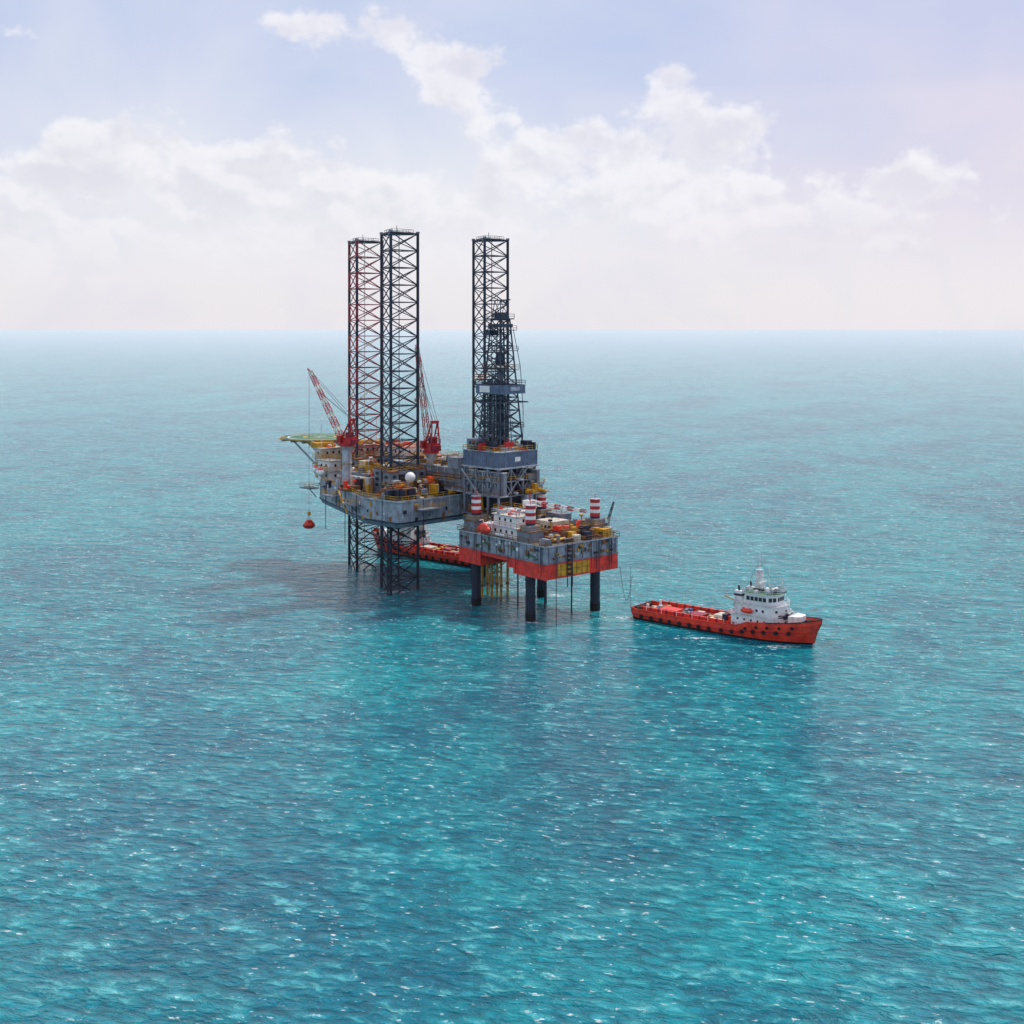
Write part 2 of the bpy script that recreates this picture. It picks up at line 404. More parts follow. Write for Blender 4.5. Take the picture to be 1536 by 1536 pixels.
c.clutter(-2,26,-7,5,34.3,50,1.8,cols=('yellow','brown','dark','cream'))
c.box(0,28,-9.0,-7.9,30.6,30.8,'grey'); c.rail([(0,-9),(28,-9)],30.8,'yellow',closed=False)
for z in (29.2,31.6,32.4): c.cyl((0,-7.95,z),(30,-7.95,z),.13,random.choice(('brown','dark','yellow')),n=6)
c.build()
s=B('drill_floor',rig)
s.box(29,43,-8,6,35.4,39.4,'blue',top='deck')
s.box(28.6,43.4,-8.4,6.4,35.0,35.4,'lgrey'); s.box(28.8,43.2,-8.2,6.2,39.4,39.6,'lgrey')
s.rail([(28.9,-8.1),(43.1,-8.1),(43.1,6.1),(28.9,6.1)],39.6,'yellow',r=.08)
for x in [29+i*1.75 for i in range(9)]: s.box(x-.06,x+.06,-8.1,-8,35.5,39.3,'grey')
for y in [-8+i*1.75 for i in range(9)]: s.box(43,43.1,y-.06,y+.06,35.5,39.3,'grey')
s.box(43.1,43.14,-2.5,-.5,36.8,38.0,'white')
for x in (29.5,34,38.5,42.5):
    for y in (-8,-3.5,1,5.6):
        s.beam((x,y,22.5),(x,y,35),.35,'grey')
for x in (29.5,34,38.5):
    for y in (-8,5.6):
        s.beam((x,y,28.5),(x+4.4,y,35),.2,'grey'); s.beam((x+4.4,y,28.5),(x,y,35),.2,'grey')
for y in (-8,-3.5,1):
    s.beam((42.5,y,28.5),(42.5,y+4.5,35),.2,'grey'); s.beam((42.5,y+4.5,28.5),(42.5,y,35),.2,'grey')
for z in (22.5,27.6,31.5):
    s.box(29,43,-8.3,6,z,z+.3,'grey'); s.rail([(29,-8.3),(43,-8.3),(43,6),(29,6)],z+.3,'brown' if z<30 else 'yellow')
s.clutter(30,42,-7.5,5,31.8,60,2.8,cols=('grey','dark','lgrey','brown','dark'))
s.clutter(30,42,-7.5,5,27.9,60,2.8,cols=('grey','dark','lgrey','brown','dark'))
s.clutter(30,42,-7.5,5,22.8,50,3.2,cols=('grey','dark','cream','brown','yellow','dark'))
s.box(32,40,-5,3,24,34.5,'dark'); s.box(31,35,-7.6,-4,28,34,'grey')
s.cyl((36,-1,12),(36,-1,24),.7,'dark')
s.clutter(30,42,-7.5,5,39.6,50,2.4,cols=('dark','grey','yellow','brown','cream','red','dark'))
s.box(29.6,33.4,-7.4,-3.6,39.6,42.4,'grey'); s.windows((29.6,-7.4),(33.4,-7.4),41,.7,.8,.5)
s.box(30,33,2,5.4,39.6,42.2,'redsteel')
s.box(24.2,28.5,-9.5,-5.5,34.4,37.2,'grey'); s.rail([(24.2,-9.5),(28.5,-9.5),(28.5,-5.5),(24.2,-5.5)],37.2,'yellow')
s.box(25,28.5,7,11,30,35.5,'cream')
s.beam((43.6,-6,27.9),(43.6,2,35.2),.16,'grey'); s.beam((29,-8.8,34.4),(36,-8.8,27.9),.16,'lgrey')
s.box(43.4,46,1,6.4,28,28.3,'grey'); s.rail([(43.4,1),(46,1),(46,6.4),(43.4,6.4)],28.3,'yellow'); s.clutter(43.8,45.5,1.5,6,28.3,7,2.4,cols=('grey','yellow','cream'))
s.build()
dk=B('derrick',rig)
dx,dy=36.2,-1.1; z0,z1=39.6,74.5; h0,h1=4.3,1.75
def hw(z): return h0+(h1-h0)*(z-z0)/(z1-z0)
def cor(z):
    w=hw(z); return [Vector((dx+sx*w,dy+sy*w,z)) for sx,sy in ((-1,-1),(1,-1),(1,1),(-1,1))]
N=10
for k in range(N):
    za=z0+(z1-z0)*k/N; zb=z0+(z1-z0)*(k+1)/N; A=cor(za);C=cor(zb)
    for i in range(4):
        j=(i+1)%4
        dk.beam(A[i],C[i],.3,'dark'); dk.beam(C[i],C[j],.16,'dark')
        dk.beam(A[i],C[j],.14,'dark'); dk.beam(A[j],C[i],.14,'dark')
        if k<6: dk.beam((A[i]+A[j])/2,(C[i]+C[j])/2,.1,'dark')
for (zz,hh,e,m) in ((54.6,2.4,1.5,'blue'),(52.2,.3,1.9,'dark')):
    w=hw(zz)+e
    for (x0,x1,y0,y1) in ((-w,w,-w,-w+.2),(-w,w,w-.2,w),(-w,-w+.2,-w+.2,w-.2),(w-.2,w,-w+.2,w-.2)):
        dk.box(dx+x0,dx+x1,dy+y0,dy+y1,zz,zz+hh,m)
w=hw(54.6)+1.5
dk.box(dx-w+.2,dx+w-.2,dy-w+.2,dy+w-.2,54.7,54.85,'grey')
dk.rail([(dx-w,dy-w),(dx+w,dy-w),(dx+w,dy+w),(dx-w,dy+w)],57,'dark',r=.08)
dk.box(dx+w,dx+w+.05,dy-1.0,dy+2.6,55.4,56.4,'lgrey'); dk.box(dx-3.2,dx+.6,dy-w-.05,dy-w,55.0,56.7,'white')
for (zz,e) in ((45.5,.6),(61,.8),(66,1.0),(71.5,1.1)):
    w=hw(zz)+e
    for (x0,x1,y0,y1) in ((-w,w,-w,-w+e),(-w,w,w-e,w),(-w,-w+e,-w+e,w-e),(w-e,w,-w+e,w-e)):
        dk.box(dx+x0,dx+x1,dy+y0,dy+y1,zz,zz+.15,'dark')
    dk.rail([(dx-w,dy-w),(dx+w,dy-w),(dx+w,dy+w),(dx-w,dy+w)],zz+.15,'brown' if zz==61 else 'dark',r=.07)
dk.box(dx-5.6,dx-2.6,dy-4.8,dy-1.5,58.2,58.5,'brown'); dk.rail([(dx-5.6,dy-4.8),(dx-2.6,dy-4.8),(dx-2.6,dy-1.5),(dx-5.6,dy-1.5)],58.5,'brown',r=.09)
for k in range(56):
    x=dx+random.uniform(-3,.2); y=dy+random.choice((-1,1))*random.uniform(.9,2.7)
    dk.cyl((x,y,39.6),(x*.97+dx*.03,y*.97+dy*.03,57+random.uniform(0,1.5)),.1,random.choice(('dark','grey','dark')),n=5,caps=False)
dk.box(dx-.9,dx+.9,dy-.8,dy+.8,62,65.5,'dark'); dk.box(dx-.7,dx+.7,dy-.7,dy+.7,58.5,61,'grey')
for q in (-.5,-.2,.2,.5): dk.beam((dx+q,dy+q,65.5),(dx+q,dy+q,75),.05,'dark')
dk.beam((dx+2.2,dy,40),(dx+1.2,dy,73),.18,'dark')
dk.beam((dx-w,dy,40),(dx-1.2,dy,73),.12,'dark')
dk.box(dx-2.6,dx+2.6,dy-2.6,dy+2.6,74.5,74.8,'dark'); dk.box(dx-1.4,dx+1.4,dy-1.0,dy+1.0,74.8,76.4,'dark')
dk.box(dx-2.7,dx-1.2,dy-2.9,dy+.4,70.2,71.6,'dark'); dk.box(dx-2.3,dx+2.9,dy-2.5,dy+1.8,72.4,73.3,'dark')
dk.rail([(dx-2.6,dy-2.6),(dx+2.6,dy-2.6),(dx+2.6,dy+2.6),(dx-2.6,dy+2.6)],74.8,'dark',r=.08)
for sx,sy in ((-1,-1),(1,-1),(1,1),(-1,1)): dk.beam((dx+sx*1.6,dy+sy*1.6,74.8),(dx+sx*1.1,dy+sy*1.1,79.6),.16,'dark')
for (p,q) in (((-1.1,-1.1),(1.1,-1.1)),((1.1,-1.1),(1.1,1.1)),((1.1,1.1),(-1.1,1.1)),((-1.1,1.1),(-1.1,-1.1))):
    dk.beam((dx+p[0],dy+p[1],79.6),(dx+q[0],dy+q[1],79.6),.16,'dark'); dk.beam((dx+p[0]*1.4,dy+p[1]*1.4,75),(dx+q[0],dy+q[1],79.6),.1,'dark')
dk.beam((dx-2.6,dy-2.0,79.5),(dx+2.2,dy+1.6,79.8),.22,'dark')
dk.beam((dx+1.6,dy+1.4,79),(dx+1.6,dy+1.4,82.5),.09,'dark'); dk.beam((dx-1.1,dy,79),(dx-1.1,dy,80.4),.07,'dark')
P=[Vector((dx+4.4,dy+4.0,40)),Vector((dx+4.5,dy+4.1,50)),Vector((dx+3.9,dy+3.6,62)),Vector((dx+2.4,dy+2.4,72))]
for u,v in zip(P[:-1],P[1:]): dk.beam(u,v,.12,'dark')
dk.m=['dsteel' if q=='dark' else q for q in dk.m]
dk.build()

rb=empty('rescue_boat',(0,0,0))
hw_=Matrix.Translation((RO[0],RO[1],0))@Matrix.Rotation(RA,4,'Z')@k1
b=B('boat_hull',rb)
x,y=hw_.x,hw_.y
b.ell((x,y,15.2),1.8,1.1,1.1,'orange',ang=R(20)); b.ell((x,y,15.9),1.2,.85,.95,'orange',ang=R(20)); b.box(x-.5,x+.5,y-.85,y+.85,15.8,16.7,'orange',rz=R(20))
b.ell((x,y,15.0),1.9,1.18,.16,'black',ang=R(20))
b.windows((x-.4,y-.87),(x+.5,y-.87),16.1,.3,.3,.15)
for q in (-1.1,1.1): b.beam((x+q,y+q*.36,15.8),(x,y,18.1),.05,'dark')
b.build()

# ================================================================ SERVICE PLATFORM
TO=(8,297); TA=R(40)
tp=empty('jackup_service_platform',(TO[0],TO[1],0),TA)
def LT(x,y): return LR(x,y,TO,TA)
b=B('platform_hull',tp)
b.box(0.3,24.2,.3,33.7,14.1,15.6,'hullred')
b.box(0,24.5,0,12,11.4,15.2,'hullred'); b.box(0,24.5,25,34,11.4,15.2,'hullred')
b.prism([(0.31,12),(0.31,14.5),(23,14.5),(23,12)][::-1],12.6,14.1,'hullred')
b.box(0.02,24.48,0.02,33.98,15.6,19.3,'hull',top='deck')
b.box(-.12,24.62,-.12,34.12,15.2,15.6,'grey'); b.box(-.35,24.85,-.35,34.35,19.3,19.6,'lgrey',top='deck')
b.rail([(-.3,-.3),(24.8,-.3),(24.8,34.3),(-.3,34.3)],19.6,'brown',r=.07)
for k in range(12): b.box(-.25,.02,1+k*2.9,1.2+k*2.9,15.6,19.3,'grey')
for k in range(9): b.box(1+k*2.8,1.2+k*2.8,-.25,.02,15.6,19.3,'grey')
b.box(4,14.5,-.12,-.02,11.9,14.8,'yellow')
for k in range(6): b.box(4.9+k*1.75,5.02+k*1.75,-.2,-.12,11.9,14.8,'brown')
for zz in (13.3,): b.box(4,14.5,-.18,-.125,zz,zz+.12,'brown')
for k in range(7): b.box(7.2,8.2,-.5,-.3,12+k*1.1,12.5+k*1.1,'dark')
b.beam((6.9,-.4,9),(6.9,-.4,19.6),.12,'dark'); b.beam((8.5,-.4,9),(8.5,-.4,19.6),.12,'dark')
for k in range(34):
    y=random.uniform(1,33); z=random.uniform(15.7,18.5); b.box(-.35,0,y,y+random.uniform(.3,1.4),z,z+random.uniform(.3,.9),random.choice(('dark','white','brown','lgrey','dgreen')))
    x=random.uniform(1,23); b.box(x,x+random.uniform(.3,1.5),-.35,0,z,z+random.uniform(.3,.9),random.choice(('dark','yellow','brown','lgrey','brown')))
for k in range(9):
    x=random.uniform(14.6,24); b.cyl((x,-.45,random.uniform(10,15)),(x,-.45,19.4),.07,'dark',n=5)
    y=random.uniform(1,33); b.cyl((-.45,y,random.uniform(11,15)),(-.45,y,19.4),.07,'dark',n=5)
b.cyl((3,-.6,0),(3,-.6,19),.09,'dark',n=5); b.cyl((17,-.6,0),(17,-.6,19),.07,'dark',n=5)
for (x,y) in ((8,14),(14,16),(18,20),(10,22),(16,8)): b.cyl((x,y,-3),(x,y,14.2),.2,'dark',n=6)
b.build()
TL=[(2.2,8),(2.6,30),(22.3,6),(22.6,27)]
for i,(x,y) in enumerate(TL):
    g=B('leg_%d'%(i+1),tp)
    g.cyl((x,y,-6),(x,y,24.2),1.25,'dark',n=20)
    g.cyl((x,y,0.2),(x,y,2.4),1.32,'black',n=20)
    for k in range(6):
        g.cyl((x,y,-6+k*4),(x,y,-5.7+k*4),1.35,'dark',n=20)
    for k in range(5): g.cyl((x,y,24.2+k*.85),(x,y,24.2+(k+1)*.85),1.28,('red','white')[k%2],n=20)
    g.cyl((x,y,28.45),(x,y,28.6),1.45,'lgrey',n=20); g.beam((x,y,28.5),(x,y,30),.07,'red')
    g.box(x-2.3,x+2.3,y-2.3,y+2.3,19.55,22.2,'grey'); g.box(x-1.8,x+1.8,y-1.8,y+1.8,22.2,23.6,'grey')
    g.box(x-2.5,x+2.5,y-2.5,y+2.5,22.15,22.35,'brown')
    g.rail([(x-2.4,y-2.4),(x+2.4,y-2.4),(x+2.4,y+2.4),(x-2.4,y+2.4)],22.35,'yellow')
    g.build()
b=B('living_quarters',tp)
z=house(b,1.2,6.5,12,24.5,19.55,1,'white',fh=2.8,roof='white',rail='brown')
z=house(b,2.0,6.5,13,22,22.35,1,'white',fh=2.7,roof='cream',rail='lgrey')
house(b,7.5,12,20,28,19.55,2,'cream',fh=2.7,roof='white')
b.clutter(2,6.5,13,22,25.05,8,1.2,cols=('white','lgrey','orange'))
b.ell((-1.3,22,21.2),1.0,2.6,1.1,'orange'); b.ell((-1.3,22,21.7),.8,1.7,1.1,'orange')
for q in (20.4,23.6): b.beam((0,q,19.6),(-.2,q,23.4),.13,'white'); b.beam((-.2,q,23.4),(-1.4,q,23.3),.13,'white')
for k in range(4): b.cyl((-.2,15+k*.9,20.4),(-.2,15.7+k*.9,20.4),.35,'white',n=10)
b.build()
b=B('deck_machinery',tp)
av=[(x,y,3.0) for x,y in TL]
b.clutter(6,23.5,1,20,19.6,140,2.4,cols=('brown','yellow','brown','dark','dark','grey','cream','brown'),avoid=av)
b.clutter(9,23.5,20,33,19.6,60,2.4,cols=('brown','dark','grey','lgrey','yellow','brown'),avoid=av)
b.clutter(.8,6,1,12,19.6,18,1.6,avoid=av)
b.box(9,18,3,8,19.6,21.6,'brown'); b.box(9,18,3.01,8,21.6,21.75,'deck'); b.rail([(9,3),(18,3),(18,8),(9,8)],21.75,'yellow'); b.clutter(9.5,17.5,3.5,7.5,21.75,18,1.3,cols=('brown','yellow','dark','orange'))
b.box(11,17,10,16,19.6,23.2,'cream'); b.windows((11,10),(17,10),21.4,.7,.8,.6); b.windows((11,16),(11,10),21.4,.7,.8,.6)
b.box(18,21.5,14,20,19.6,24,'grey'); b.rail([(18,14),(21.5,14),(21.5,20),(18,20)],24,'yellow')
b.box(19,22.5,9.5,12.5,19.6,22.6,'grey')
cx,cy=LT(4.6,323); ex,ey=LT(19.2,318)
b.cyl((cx,cy,19.6),(cx,cy,25.2),.9,'lgrey',n=14); b.box(cx-1.4,cx+1.4,cy-1.2,cy+1.2,25.2,27.2,'white')
b.truss((cx,cy,26.6),(ex,ey,25.0),1.2,.6,['red','white'],9,.11,.08)
b.beam((cx,cy,29.5),(ex*.8+cx*.2,ey*.8+cy*.2,25.7),.05,'dark'); b.beam((cx,cy,27),(cx,cy,29.6),.2,'red')
b.beam((23.8,3.0,20),(24.2,2.5,24),.2,'grey'); b.truss((24,2.8,23.6),(27.5,4.5,27.4),.5,.3,['dark'],5,.07,.05)
b.rail([(9,20),(18,20)],22.3,'yellow',closed=False)
pts=[Vector((24.8,-.4+0,12))+Vector((t*4,-t*.5,-9*math.sin(math.pi*min(1,t*.9)) )) for t in [i/10 for i in range(11)]]
for u,v in zip(pts[:-1],pts[1:]): b.beam(u,v,.05,'dark')
b.beam((28.2,-.8,1),(28.2,-.8,11.5),.05,'dark')
b.build()

wc=empty('wellhead_conductors',(0,0,0))
b=B('conductor_pipes',wc)
for i,(x,y) in enumerate(((-8,331),(-6.6,333.5),(-5.4,330.5),(-4.0,333),(-2.9,331),(-1.2,334))):
    b.cyl((x,y,-5),(x,y,30),.34,'yellow',n=12)
    b.cyl((x,y,3),(x,y,3.6),.46,'brown',n=12)
for z in (11,): b.box(-8.6,-.8,329.8,334.4,z,z+.3,'brown')
b.build()

# ================================================================ SUPPLY VESSELS
def vessel(name,loc,rz,sc=1.0):
    e=empty(name,(loc[0],loc[1],0),rz); e.scale=(sc,sc,sc)
    b=B('vessel_hull',e)
    st=[(-25,4.9,4.6,1.9),(-23,5.3,5.1,1.75),(-12,5.6,5.4,1.6),(0,5.7,5.4,1.8),(6,5.6,5.3,2.1),(9,5.6,5.1,3.2),(14,5.3,4.4,3.7),(19,4.5,3.0,4.2),(22.5,3.1,1.4,4.7),(24.8,1.5,.3,5.1),(25.8,.35,.05,5.3)]
    xs_w=[-24.4,-22.8,-12,0,6,8.8,13.6,18,21,22.8,23.4]
    secs=[]
    for (x,bd,bw,zd),xw in zip(st,xs_w):
        xm=(x+xw)/2
        secs.append([(xw,bw*.9,-2),(xw,bw,0.0),(xw*.75+x*.25,bw*.75+bd*.25,0.5),(xm,bw*.3+bd*.7,zd*.55),(x,bd,zd),(x,bd,zd+.95)])
    K=6
    for side in (1,-1):
        for i in range(len(secs)-1):
            for k in range(K-1):
                q=[secs[i][k],secs[i+1][k],secs[i+1][k+1],secs[i][k+1]]
                q=[(p[0],p[1]*side,p[2]) for p in q]
                if side==1: q=q[::-1]
                b.add(q,[(0,1,2,3)],'black' if k<2 else 'orange',False)
            q=[secs[i][4],secs[i+1][4],secs[i+1][5],secs[i][5]]; q=[(p[0],p[1]*side*.965,p[2]) for p in q]
            b.add(q,[(0,1,2,3)],'orange')
            o=[secs[i][5],secs[i+1][5]]
            b.beam((o[0][0],o[0][1]*side,o[0][2]),(o[1][0],o[1][1]*side,o[1][2]),.13,'orange' if o[0][0]<10 else 'black')
            r=[secs[i][3],secs[i+1][3]]
            b.beam((r[0][0],r[0][1]*side*1.01,r[0][2]+.3),(r[1][0],r[1][1]*side*1.01,r[1][2]+.3),.14,'redsteel')
    L=secs[0]
    for k in range(K-1):
        b.add([(L[k][0],L[k][1],L[k][2]),(L[k][0],-L[k][1],L[k][2]),(L[k+1][0],-L[k+1][1],L[k+1][2]),(L[k+1][0],L[k+1][1],L[k+1][2])],[(0,1,2,3)],'black' if k<2 else 'orange')
    for i in range(len(secs)-1):
        A=secs[i][4];C=secs[i+1][4]
        b.add([(A[0],-A[1],A[2]-.02),(C[0],-C[1],C[2]-.02),(C[0],C[1],C[2]-.02),(A[0],A[1],A[2]-.02)],[(0,1,2,3)],'brown' if i<4 else 'deck')
    def hb(x):
        for i in range(len(st)-1):
            if st[i][0]<=x<=st[i+1][0]:
                t=(x-st[i][0])/(st[i+1][0]-st[i][0])
                return secs[i][3][1]*(1-t)+secs[i+1][3][1]*t, st[i][3]*(1-t)+st[i+1][3]*t
        return .3,5
    for k in range(15):
        x=-21.5+k*2.9+random.uniform(-.4,.4); w,z=hb(x)
        for side in (1,-1):
            b.cyl((x,side*(w-.05),z*.62),(x,side*(w+.35),z*.62),.5,'black',n=12)
            if k>9: b.cyl((x+.9,side*(w-.15),z*.95),(x+.9,side*(w+.25),z*.95),.4,'black',n=10)
    for side in (1,-1):
        b.box(-22,6,side*4.4-.2,side*4.4+.2,1.6,3.3,'hullred'); b.box(-22,6,side*4.4-.3,side*4.4+.3,3.3,3.42,'orange')
        for k in range(12): b.box(-21.7+k*2.4,-21.4+k*2.4,side*4.4-.4,side*4.4+.4,1.6,3.5,'redsteel')
        for k in range(6): b.beam((-20+k*4.5,side*5.2,1.6),(-20+k*4.5,side*5.2,3.9),.07,'white')
    b.clutter(-21,4,-3.4,3.4,1.8,80,1.3,cols=('yellow','brown','white','cream','dark','grey','hullred','bluec','brown','yellow'))
    b.cyl((-24.4,-3.5,2.3),(-24.4,3.5,2.3),.5,'black'); b.box(-18,-13,-2,1.6,1.8,3.0,'hullred'); b.box(-9,-5,-3,.5,1.8,3.2,'redsteel'); b.box(-3,1.5,-.5,3,1.8,3.4,'cream')
    for (x,y) in ((-21,3.0),(-21,-3.0)): b.cyl((x,y,1.8),(x,y,3.9),.35,'white')
    b.box(2,5.2,-3.2,3.2,1.8,3.0,'dark'); b.cyl((3,-2.6,3.2),(3,2.6,3.2),.8,'dark')
    b.build()
    s=B('superstructure',e)
    def ship(x0,x1,w,z0,z1,mat,ch=1.2,top=None,win=None,over=.25):
        poly=[(x0,-w),(x1-ch,-w),(x1,-w+ch*1.3),(x1,w-ch*1.3),(x1-ch,w),(x0,w)]
        s.prism(poly,z0,z1,mat)
        p2=[(x0-over,-w-over),(x1-ch+over*.5,-w-over),(x1+over,-w+ch*1.3-over*.5),(x1+over,w-ch*1.3+over*.5),(x1-ch+over*.5,w+over),(x0-over,w+over)]
        s.prism(p2,z1,z1+.15,'white',top=top or 'lgrey')
        if win:
            for i in range(6): s.windows(poly[i],poly[(i+1)%6],win[0],win[1],win[2],win[3])
        return p2
    r=ship(4.2,18.5,4.7,1.9,5.4,'white',3.4,win=(4.3,.5,.5,1.3)); s.rail(r,5.55,'white',r=.06,h=1.0)
    r=ship(5.8,16.6,4.3,5.5,8.1,'white',2.2,win=(6.7,.6,.6,1.1)); s.rail(r,8.25,'white',r=.06,h=1.0)
    r=ship(7.6,15.2,3.8,8.2,10.8,'white',1.6,top='dgreen',win=(9.2,.9,.95,.2),over=.5); s.rail(r,10.95,'lgrey',r=.06,h=.9)
    s.prism([(18.4,-2.6),(20.6,-2.0),(21.2,-1.2),(21.2,1.2),(20.6,2.0),(18.4,2.6)],4.1,6.4,'white')
    s.cyl((22.4,-1,5.3),(22.4,1,5.3),.5,'black'); s.box(21.6,22.6,-1.4,1.4,4.5,5.4,'black')
    for y in (-3,3):
        s.box(4.6,6.6,y-.7,y+.7,5.5,11.0,'white'); s.box(4.55,6.65,y-.75,y+.75,9.8,10.3,'dark'); s.cyl((5.6,y,11.0),(5.4,y,12.2),.25,'black')
    s.box(3.2,5.0,-1.5,1.5,5.3,7.8,'dark')
    s.truss((9.8,0,10.8),(9.5,0,16.0),1.9,.8,['white'],5,.15,.1)
    s.beam((9.5,0,16),(9.5,0,20.2),.15,'white'); s.beam((9.5,-2.2,14.4),(9.5,2.2,14.4),.15,'white'); s.beam((9.5,-1.3,17.0),(9.5,1.3,17.0),.1,'redsteel')
    for yy in (-1.9,1.9): s.beam((9.5,yy,14.4),(9.5,yy,15.8),.08,'white')
    s.box(9.7,10.5,-1.5,1.5,12.9,13.2,'white'); s.box(8.8,10.2,-.9,.9,15.8,16.1,'lgrey')
    s.ell((12.6,-2,11.9),.55,.55,.6,'white'); s.ell((8.6,1.8,12.0),.6,.6,.7,'white'); s.cyl((12.6,-2,10.9),(12.6,-2,11.5),.15,'white')
    for (x,y,hh) in ((14.4,2.6,14.2),(14.4,-2.6,13.6),(8.2,-2.6,14.6),(11.5,1,16.6)): s.beam((x,y,10.9),(x,y,hh),.06,'white')
    s.beam((9.5,0,18.5),(15,0,10.8),.03,'dark'); s.beam((9.5,0,18.5),(4.5,0,8.5),.03,'dark')
    s.ell((8.6,-4.7,6.7),1.8,.7,.6,'orange'); s.beam((7,-4.1,5.6),(7,-4.6,8.4),.12,'white'); s.beam((10.2,-4.1,5.6),(10.2,-4.6,8.4),.12,'white')
    s.ell((8.6,4.7,6.7),1.8,.7,.6,'orange')
    s.beam((2.6,3.5,1.8),(2.6,3.5,6.4),.25,'white'); s.beam((2.6,3.5,6.2),(-1.5,2,8.0),.18,'yellow')
    s.clutter(1.6,4.0,-4,4,1.8,14,3.2,cols=('white','grey','dark','orange'))
    s.clutter(8,14.5,-3,3,10.9,12,.8,cols=('white','lgrey','dark'))
    s.clutter(16.2,17.8,-2.2,2.2,5.5,6,.9,cols=('white','orange','dark'))
    s.build()
    return e
ang=math.atan2(-31,37.6)
vessel('supply_vessel',(51.1,296.0),ang,.96)
vessel('supply_vessel.001',(-26,391),ang+math.pi)

# ================================================================ WATER
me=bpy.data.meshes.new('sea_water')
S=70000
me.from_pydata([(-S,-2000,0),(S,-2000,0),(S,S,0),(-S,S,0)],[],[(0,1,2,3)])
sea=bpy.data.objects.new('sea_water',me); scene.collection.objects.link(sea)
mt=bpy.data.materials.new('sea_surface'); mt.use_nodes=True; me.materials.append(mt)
t=NT(mt.node_tree); bs=mt.node_tree.nodes['Principled BSDF']
geo=t.n('ShaderNodeNewGeometry'); pos=geo.outputs['Position']
sp=t.n('ShaderNodeSeparateXYZ'); t.link(pos,sp.inputs[0]); X,Y=sp.outputs[0],sp.outputs[1]
def rot(a,sx,sy):
    ca,sa=math.cos(a),math.sin(a)
    u=t.m('ADD',t.m('MULTIPLY',X,ca*sx),t.m('MULTIPLY',Y,sa*sx)); v=t.m('ADD',t.m('MULTIPLY',X,-sa*sy),t.m('MULTIPLY',Y,ca*sy))
    return t.xyz(u,v,0.0)
w1=t.noise(rot(R(-16),0.5,1.0),0.74,5,0.64,0.35,'2D')
w2=t.noise(rot(R(-8),0.45,1.0),0.24,3,0.55,0.3,'2D')
w3=t.noise(rot(R(-25),0.5,1.0),0.05,2,0.5,0.0,'2D')
H=t.m('ADD',t.m('ADD',t.m('MULTIPLY',w1,1.9),t.m('MULTIPLY',w2,3.0)),t.m('MULTIPLY',w3,4.0))
bp=t.n('ShaderNodeBump'); bp.inputs['Strength'].default_value=1.0; bp.inputs['Distance'].default_value=1.0
t.link(H,bp.inputs['Height']); t.link(bp.outputs[0],bs.inputs['Normal'])
big1=t.noise(rot(R(60),0.5,1.0),0.012,4,0.6,0.8,'2D')
big2=t.noise(rot(R(25),1,0.6),0.04,3,0.6,1.0,'2D')
f=t.m('ADD',t.m('MULTIPLY',big1,0.6),t.m('MULTIPLY',big2,0.4))
col=t.mix(t.smooth(f,0.32,0.62),(0.0,0.19,0.275),(0.0,0.37,0.42))
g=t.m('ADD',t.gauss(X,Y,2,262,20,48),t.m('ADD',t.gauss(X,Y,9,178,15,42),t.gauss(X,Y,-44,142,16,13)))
col=t.mix(t.m('MULTIPLY',g,0.5,clamp=True),col,(0.0,0.13,0.205))  # rig's reflection and shadow painted into the sea colour, plus a separate dark patch
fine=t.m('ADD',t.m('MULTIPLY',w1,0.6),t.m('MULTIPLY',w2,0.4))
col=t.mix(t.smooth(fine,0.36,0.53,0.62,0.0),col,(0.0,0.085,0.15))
col=t.mix(t.smooth(fine,0.52,0.68,0.0,0.7),col,(0.14,0.64,0.67))  # light on the wave faces, painted pale into the base colour
fl=t.noise(rot(R(-10),0.4,1.0),1.6,2,0.6,0.2,'2D'); patch=t.noise(rot(R(30),1,1),0.06,3,0.65,0,'2D')
fm=t.m('MULTIPLY',t.smooth(t.m('ADD',fl,t.m('MULTIPLY',t.m('SUBTRACT',w1,0.5),0.7)),0.71,0.78),t.smooth(patch,0.36,0.62))  # fleck mask: sun sparkle painted as pale flecks in the base colour
fn=t.noise(pos,0.9,5,0.75)
sw=None
for q in ((12,334,5,3.5),(61,280,8,2.4),(43,287.5,9,1.8),(28,308,5,3),(5,303,2.8,2.2),(21.5,315,2.8,2.2),(-9.5,321.5,2.8,2.2),(-31.7,338,7,4)):
    g=t.gauss(X,Y,*q); sw=g if sw is None else t.m('ADD',sw,g)
fm2=t.smooth(t.m('ADD',t.m('MULTIPLY',sw,0.42),fn),0.83,0.95)
fm=t.m('MAXIMUM',fm,fm2,clamp=True)
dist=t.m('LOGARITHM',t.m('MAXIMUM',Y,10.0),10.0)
col=t.mix(t.smooth(dist,2.5,4.2,0.0,0.85),col,(0.46,0.62,0.71))  # aerial haze painted in: base colour pales with distance
col=t.mix(fm,col,(0.80,0.86,0.88))
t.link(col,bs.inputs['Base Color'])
t.link(t.m('ADD',t.m('MULTIPLY',fm,0.5),0.12),bs.inputs['Roughness'])
bs.inputs['IOR'].default_value=1.33; bs.inputs['Specular IOR Level'].default_value=0.36

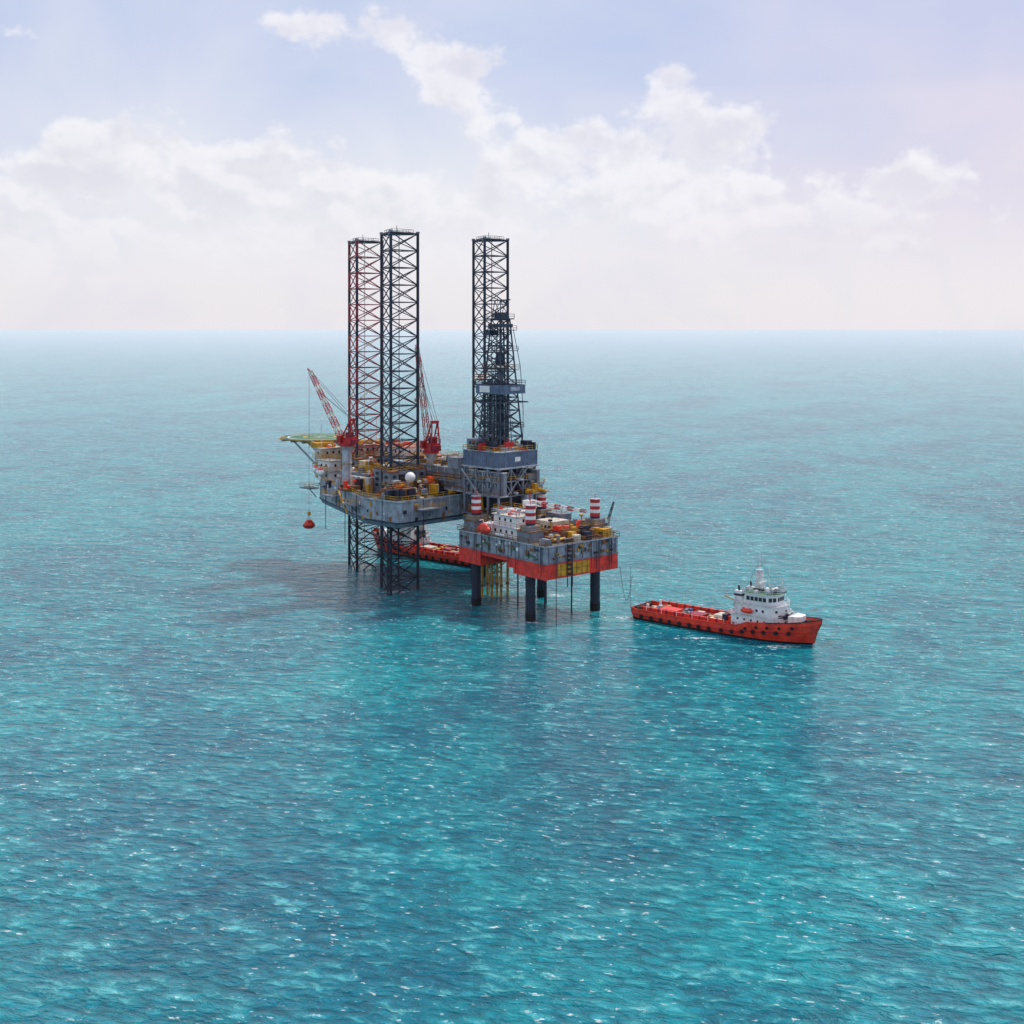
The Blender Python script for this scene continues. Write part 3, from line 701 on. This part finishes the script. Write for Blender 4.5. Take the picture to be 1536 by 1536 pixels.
# ================================================================ SKY
w=bpy.data.worlds.new('World'); scene.world=w; w.use_nodes=True
w.node_tree.nodes.clear(); t=NT(w.node_tree)
S_=Vector((0.36,0.30,0.88)).normalized()
el=math.asin(S_.z); az=math.atan2(S_.x,S_.y)
sk=t.n('ShaderNodeTexSky',sky_type='NISHITA'); sk.sun_disc=False; sk.sun_elevation=el; sk.sun_rotation=az
sk.air_density=1.0; sk.dust_density=2.0; sk.ozone_density=1.0
bg1=t.n('ShaderNodeBackground'); t.link(sk.outputs[0],bg1.inputs[0]); bg1.inputs[1].default_value=0.12
tc=t.n('ShaderNodeTexCoord'); sp=t.n('ShaderNodeSeparateXYZ'); t.link(tc.outputs['Generated'],sp.inputs[0])
AZ=t.m('ARCTAN2',sp.outputs[0],sp.outputs[1]); EL=t.m('ARCSINE',sp.outputs[2])
def ae(u,v):
    return math.atan((u-768)/1854), math.atan((493-v)/math.hypot(1854,u-768))
vec=t.xyz(AZ,t.m('MULTIPLY',EL,1.25),0.3)
vecU=t.xyz(t.m('ADD',AZ,0.005),t.m('ADD',t.m('MULTIPLY',EL,1.25),0.013),0.3)
Nn=t.noise(vec,15,7,0.56,0.1,'2D')
Nu=t.noise(vecU,15,3,0.5,0.1,'2D')
vo=t.n('ShaderNodeTexVoronoi'); vo.voronoi_dimensions='2D'; vo.feature='F1'; t.link(vec,vo.inputs['Vector'])
vo.inputs['Scale'].default_value=24; vo.inputs['Detail'].default_value=3; vo.inputs['Roughness'].default_value=0.6
V=vo.outputs['Distance']
blobs=[(165,245,110,80,1.25),(410,285,190,85,1.3),(30,340,150,105,1.2),(460,42,90,42,1.15),(605,50,70,42,1.15),(690,115,85,55,1.25),
       (820,235,120,75,1.1),(1005,125,50,46,1.1),(1000,250,150,85,1.1),(1110,220,65,60,1.1),(1280,335,210,75,1.15),(1380,270,75,36,.8),(10,45,70,22,.9),(600,350,280,90,1.2)]
tot=None
for (u,v,su,sv,aa) in blobs:
    a_,e_=ae(u,v); g=t.m('MULTIPLY',t.gauss(AZ,EL,a_,e_,su/1854,sv/1854),aa)
    tot=g if tot is None else t.m('ADD',tot,g)
gen=t.m('MULTIPLY',t.smooth(t.noise(tc.outputs['Generated'],3.0,2,0.5),0.42,0.6),t.smooth(EL,0.28,0.4))
gen2=t.m('MULTIPLY',t.smooth(t.m('ABSOLUTE',AZ),0.42,0.6),t.smooth(t.m('ABSOLUTE',t.m('SUBTRACT',EL,0.13)),0.0,0.14,0.8,0.0))
tot=t.m('MINIMUM',t.m('ADD',t.m('ADD',tot,gen2),gen),1.25)
D=t.m('ADD',t.m('ADD',tot,t.m('MULTIPLY',t.m('SUBTRACT',Nn,0.5),1.5)),t.m('MULTIPLY',t.m('SUBTRACT',0.42,V),0.55))
cm=t.smooth(D,0.36,0.86)
edge=t.smooth(D,0.5,1.3,1.0,0.0)
Sh=t.m('ADD',t.m('MULTIPLY',t.smooth(t.m('SUBTRACT',Nn,Nu),-0.09,0.11),0.65),t.m('MULTIPLY',edge,0.4),clamp=True)
bank=t.m('MULTIPLY',t.smooth(EL,0.175,0.225,1.0,0.0),t.smooth(AZ,-0.03,0.06,0.0,0.75))
hz=t.smooth(EL,0.06,0.25,1.0,0.42)
lown=t.noise(vec,6,5,0.55,0.3,'2D')
hz=t.m('MAXIMUM',hz,bank); hz=t.m('ADD',hz,t.m('MULTIPLY',t.m('SUBTRACT',lown,0.5),0.75),clamp=True)
pink=t.smooth(AZ,-0.05,0.38)
hazec=t.mix(pink,(0.83,0.835,0.895),(0.77,0.71,0.82))
hazec=t.mix(t.smooth(EL,0.0,0.13,1.0,0.0),hazec,(0.87,0.84,0.88))
base=t.mix(hz,(0.44,0.54,0.82),hazec)
clc=t.mix(Sh,(0.77,0.75,0.83),(0.96,0.94,0.96))
clc=t.mix(t.smooth(EL,0.03,0.13,0.85,0.0),clc,hazec)
base=t.mix(t.m('MULTIPLY',cm,0.86),base,clc)
bg2=t.n('ShaderNodeBackground'); t.link(base,bg2.inputs[0]); bg2.inputs[1].default_value=1.04
ms=t.n('ShaderNodeMixShader'); ms.inputs[0].default_value=0.90
t.link(bg1.outputs[0],ms.inputs[1]); t.link(bg2.outputs[0],ms.inputs[2])
out=t.n('ShaderNodeOutputWorld'); t.link(ms.outputs[0],out.inputs[0])

sl=bpy.data.lights.new('sun','SUN'); sl.energy=3.1; sl.angle=R(3.5); sl.color=(1,.95,.88)
so=bpy.data.objects.new('sun',sl); scene.collection.objects.link(so); so.rotation_euler=S_.to_track_quat('Z','Y').to_euler(); so.location=(100,100,300)

cam=bpy.data.cameras.new('camera'); co=bpy.data.objects.new('camera',cam); scene.collection.objects.link(co)
co.location=(0,0,72); co.rotation_euler=(R(90),0,0); cam.sensor_width=36; cam.lens=18/math.tan(R(22.5)); cam.shift_y=-275/1536
cam.clip_start=1; cam.clip_end=200000
scene.camera=co
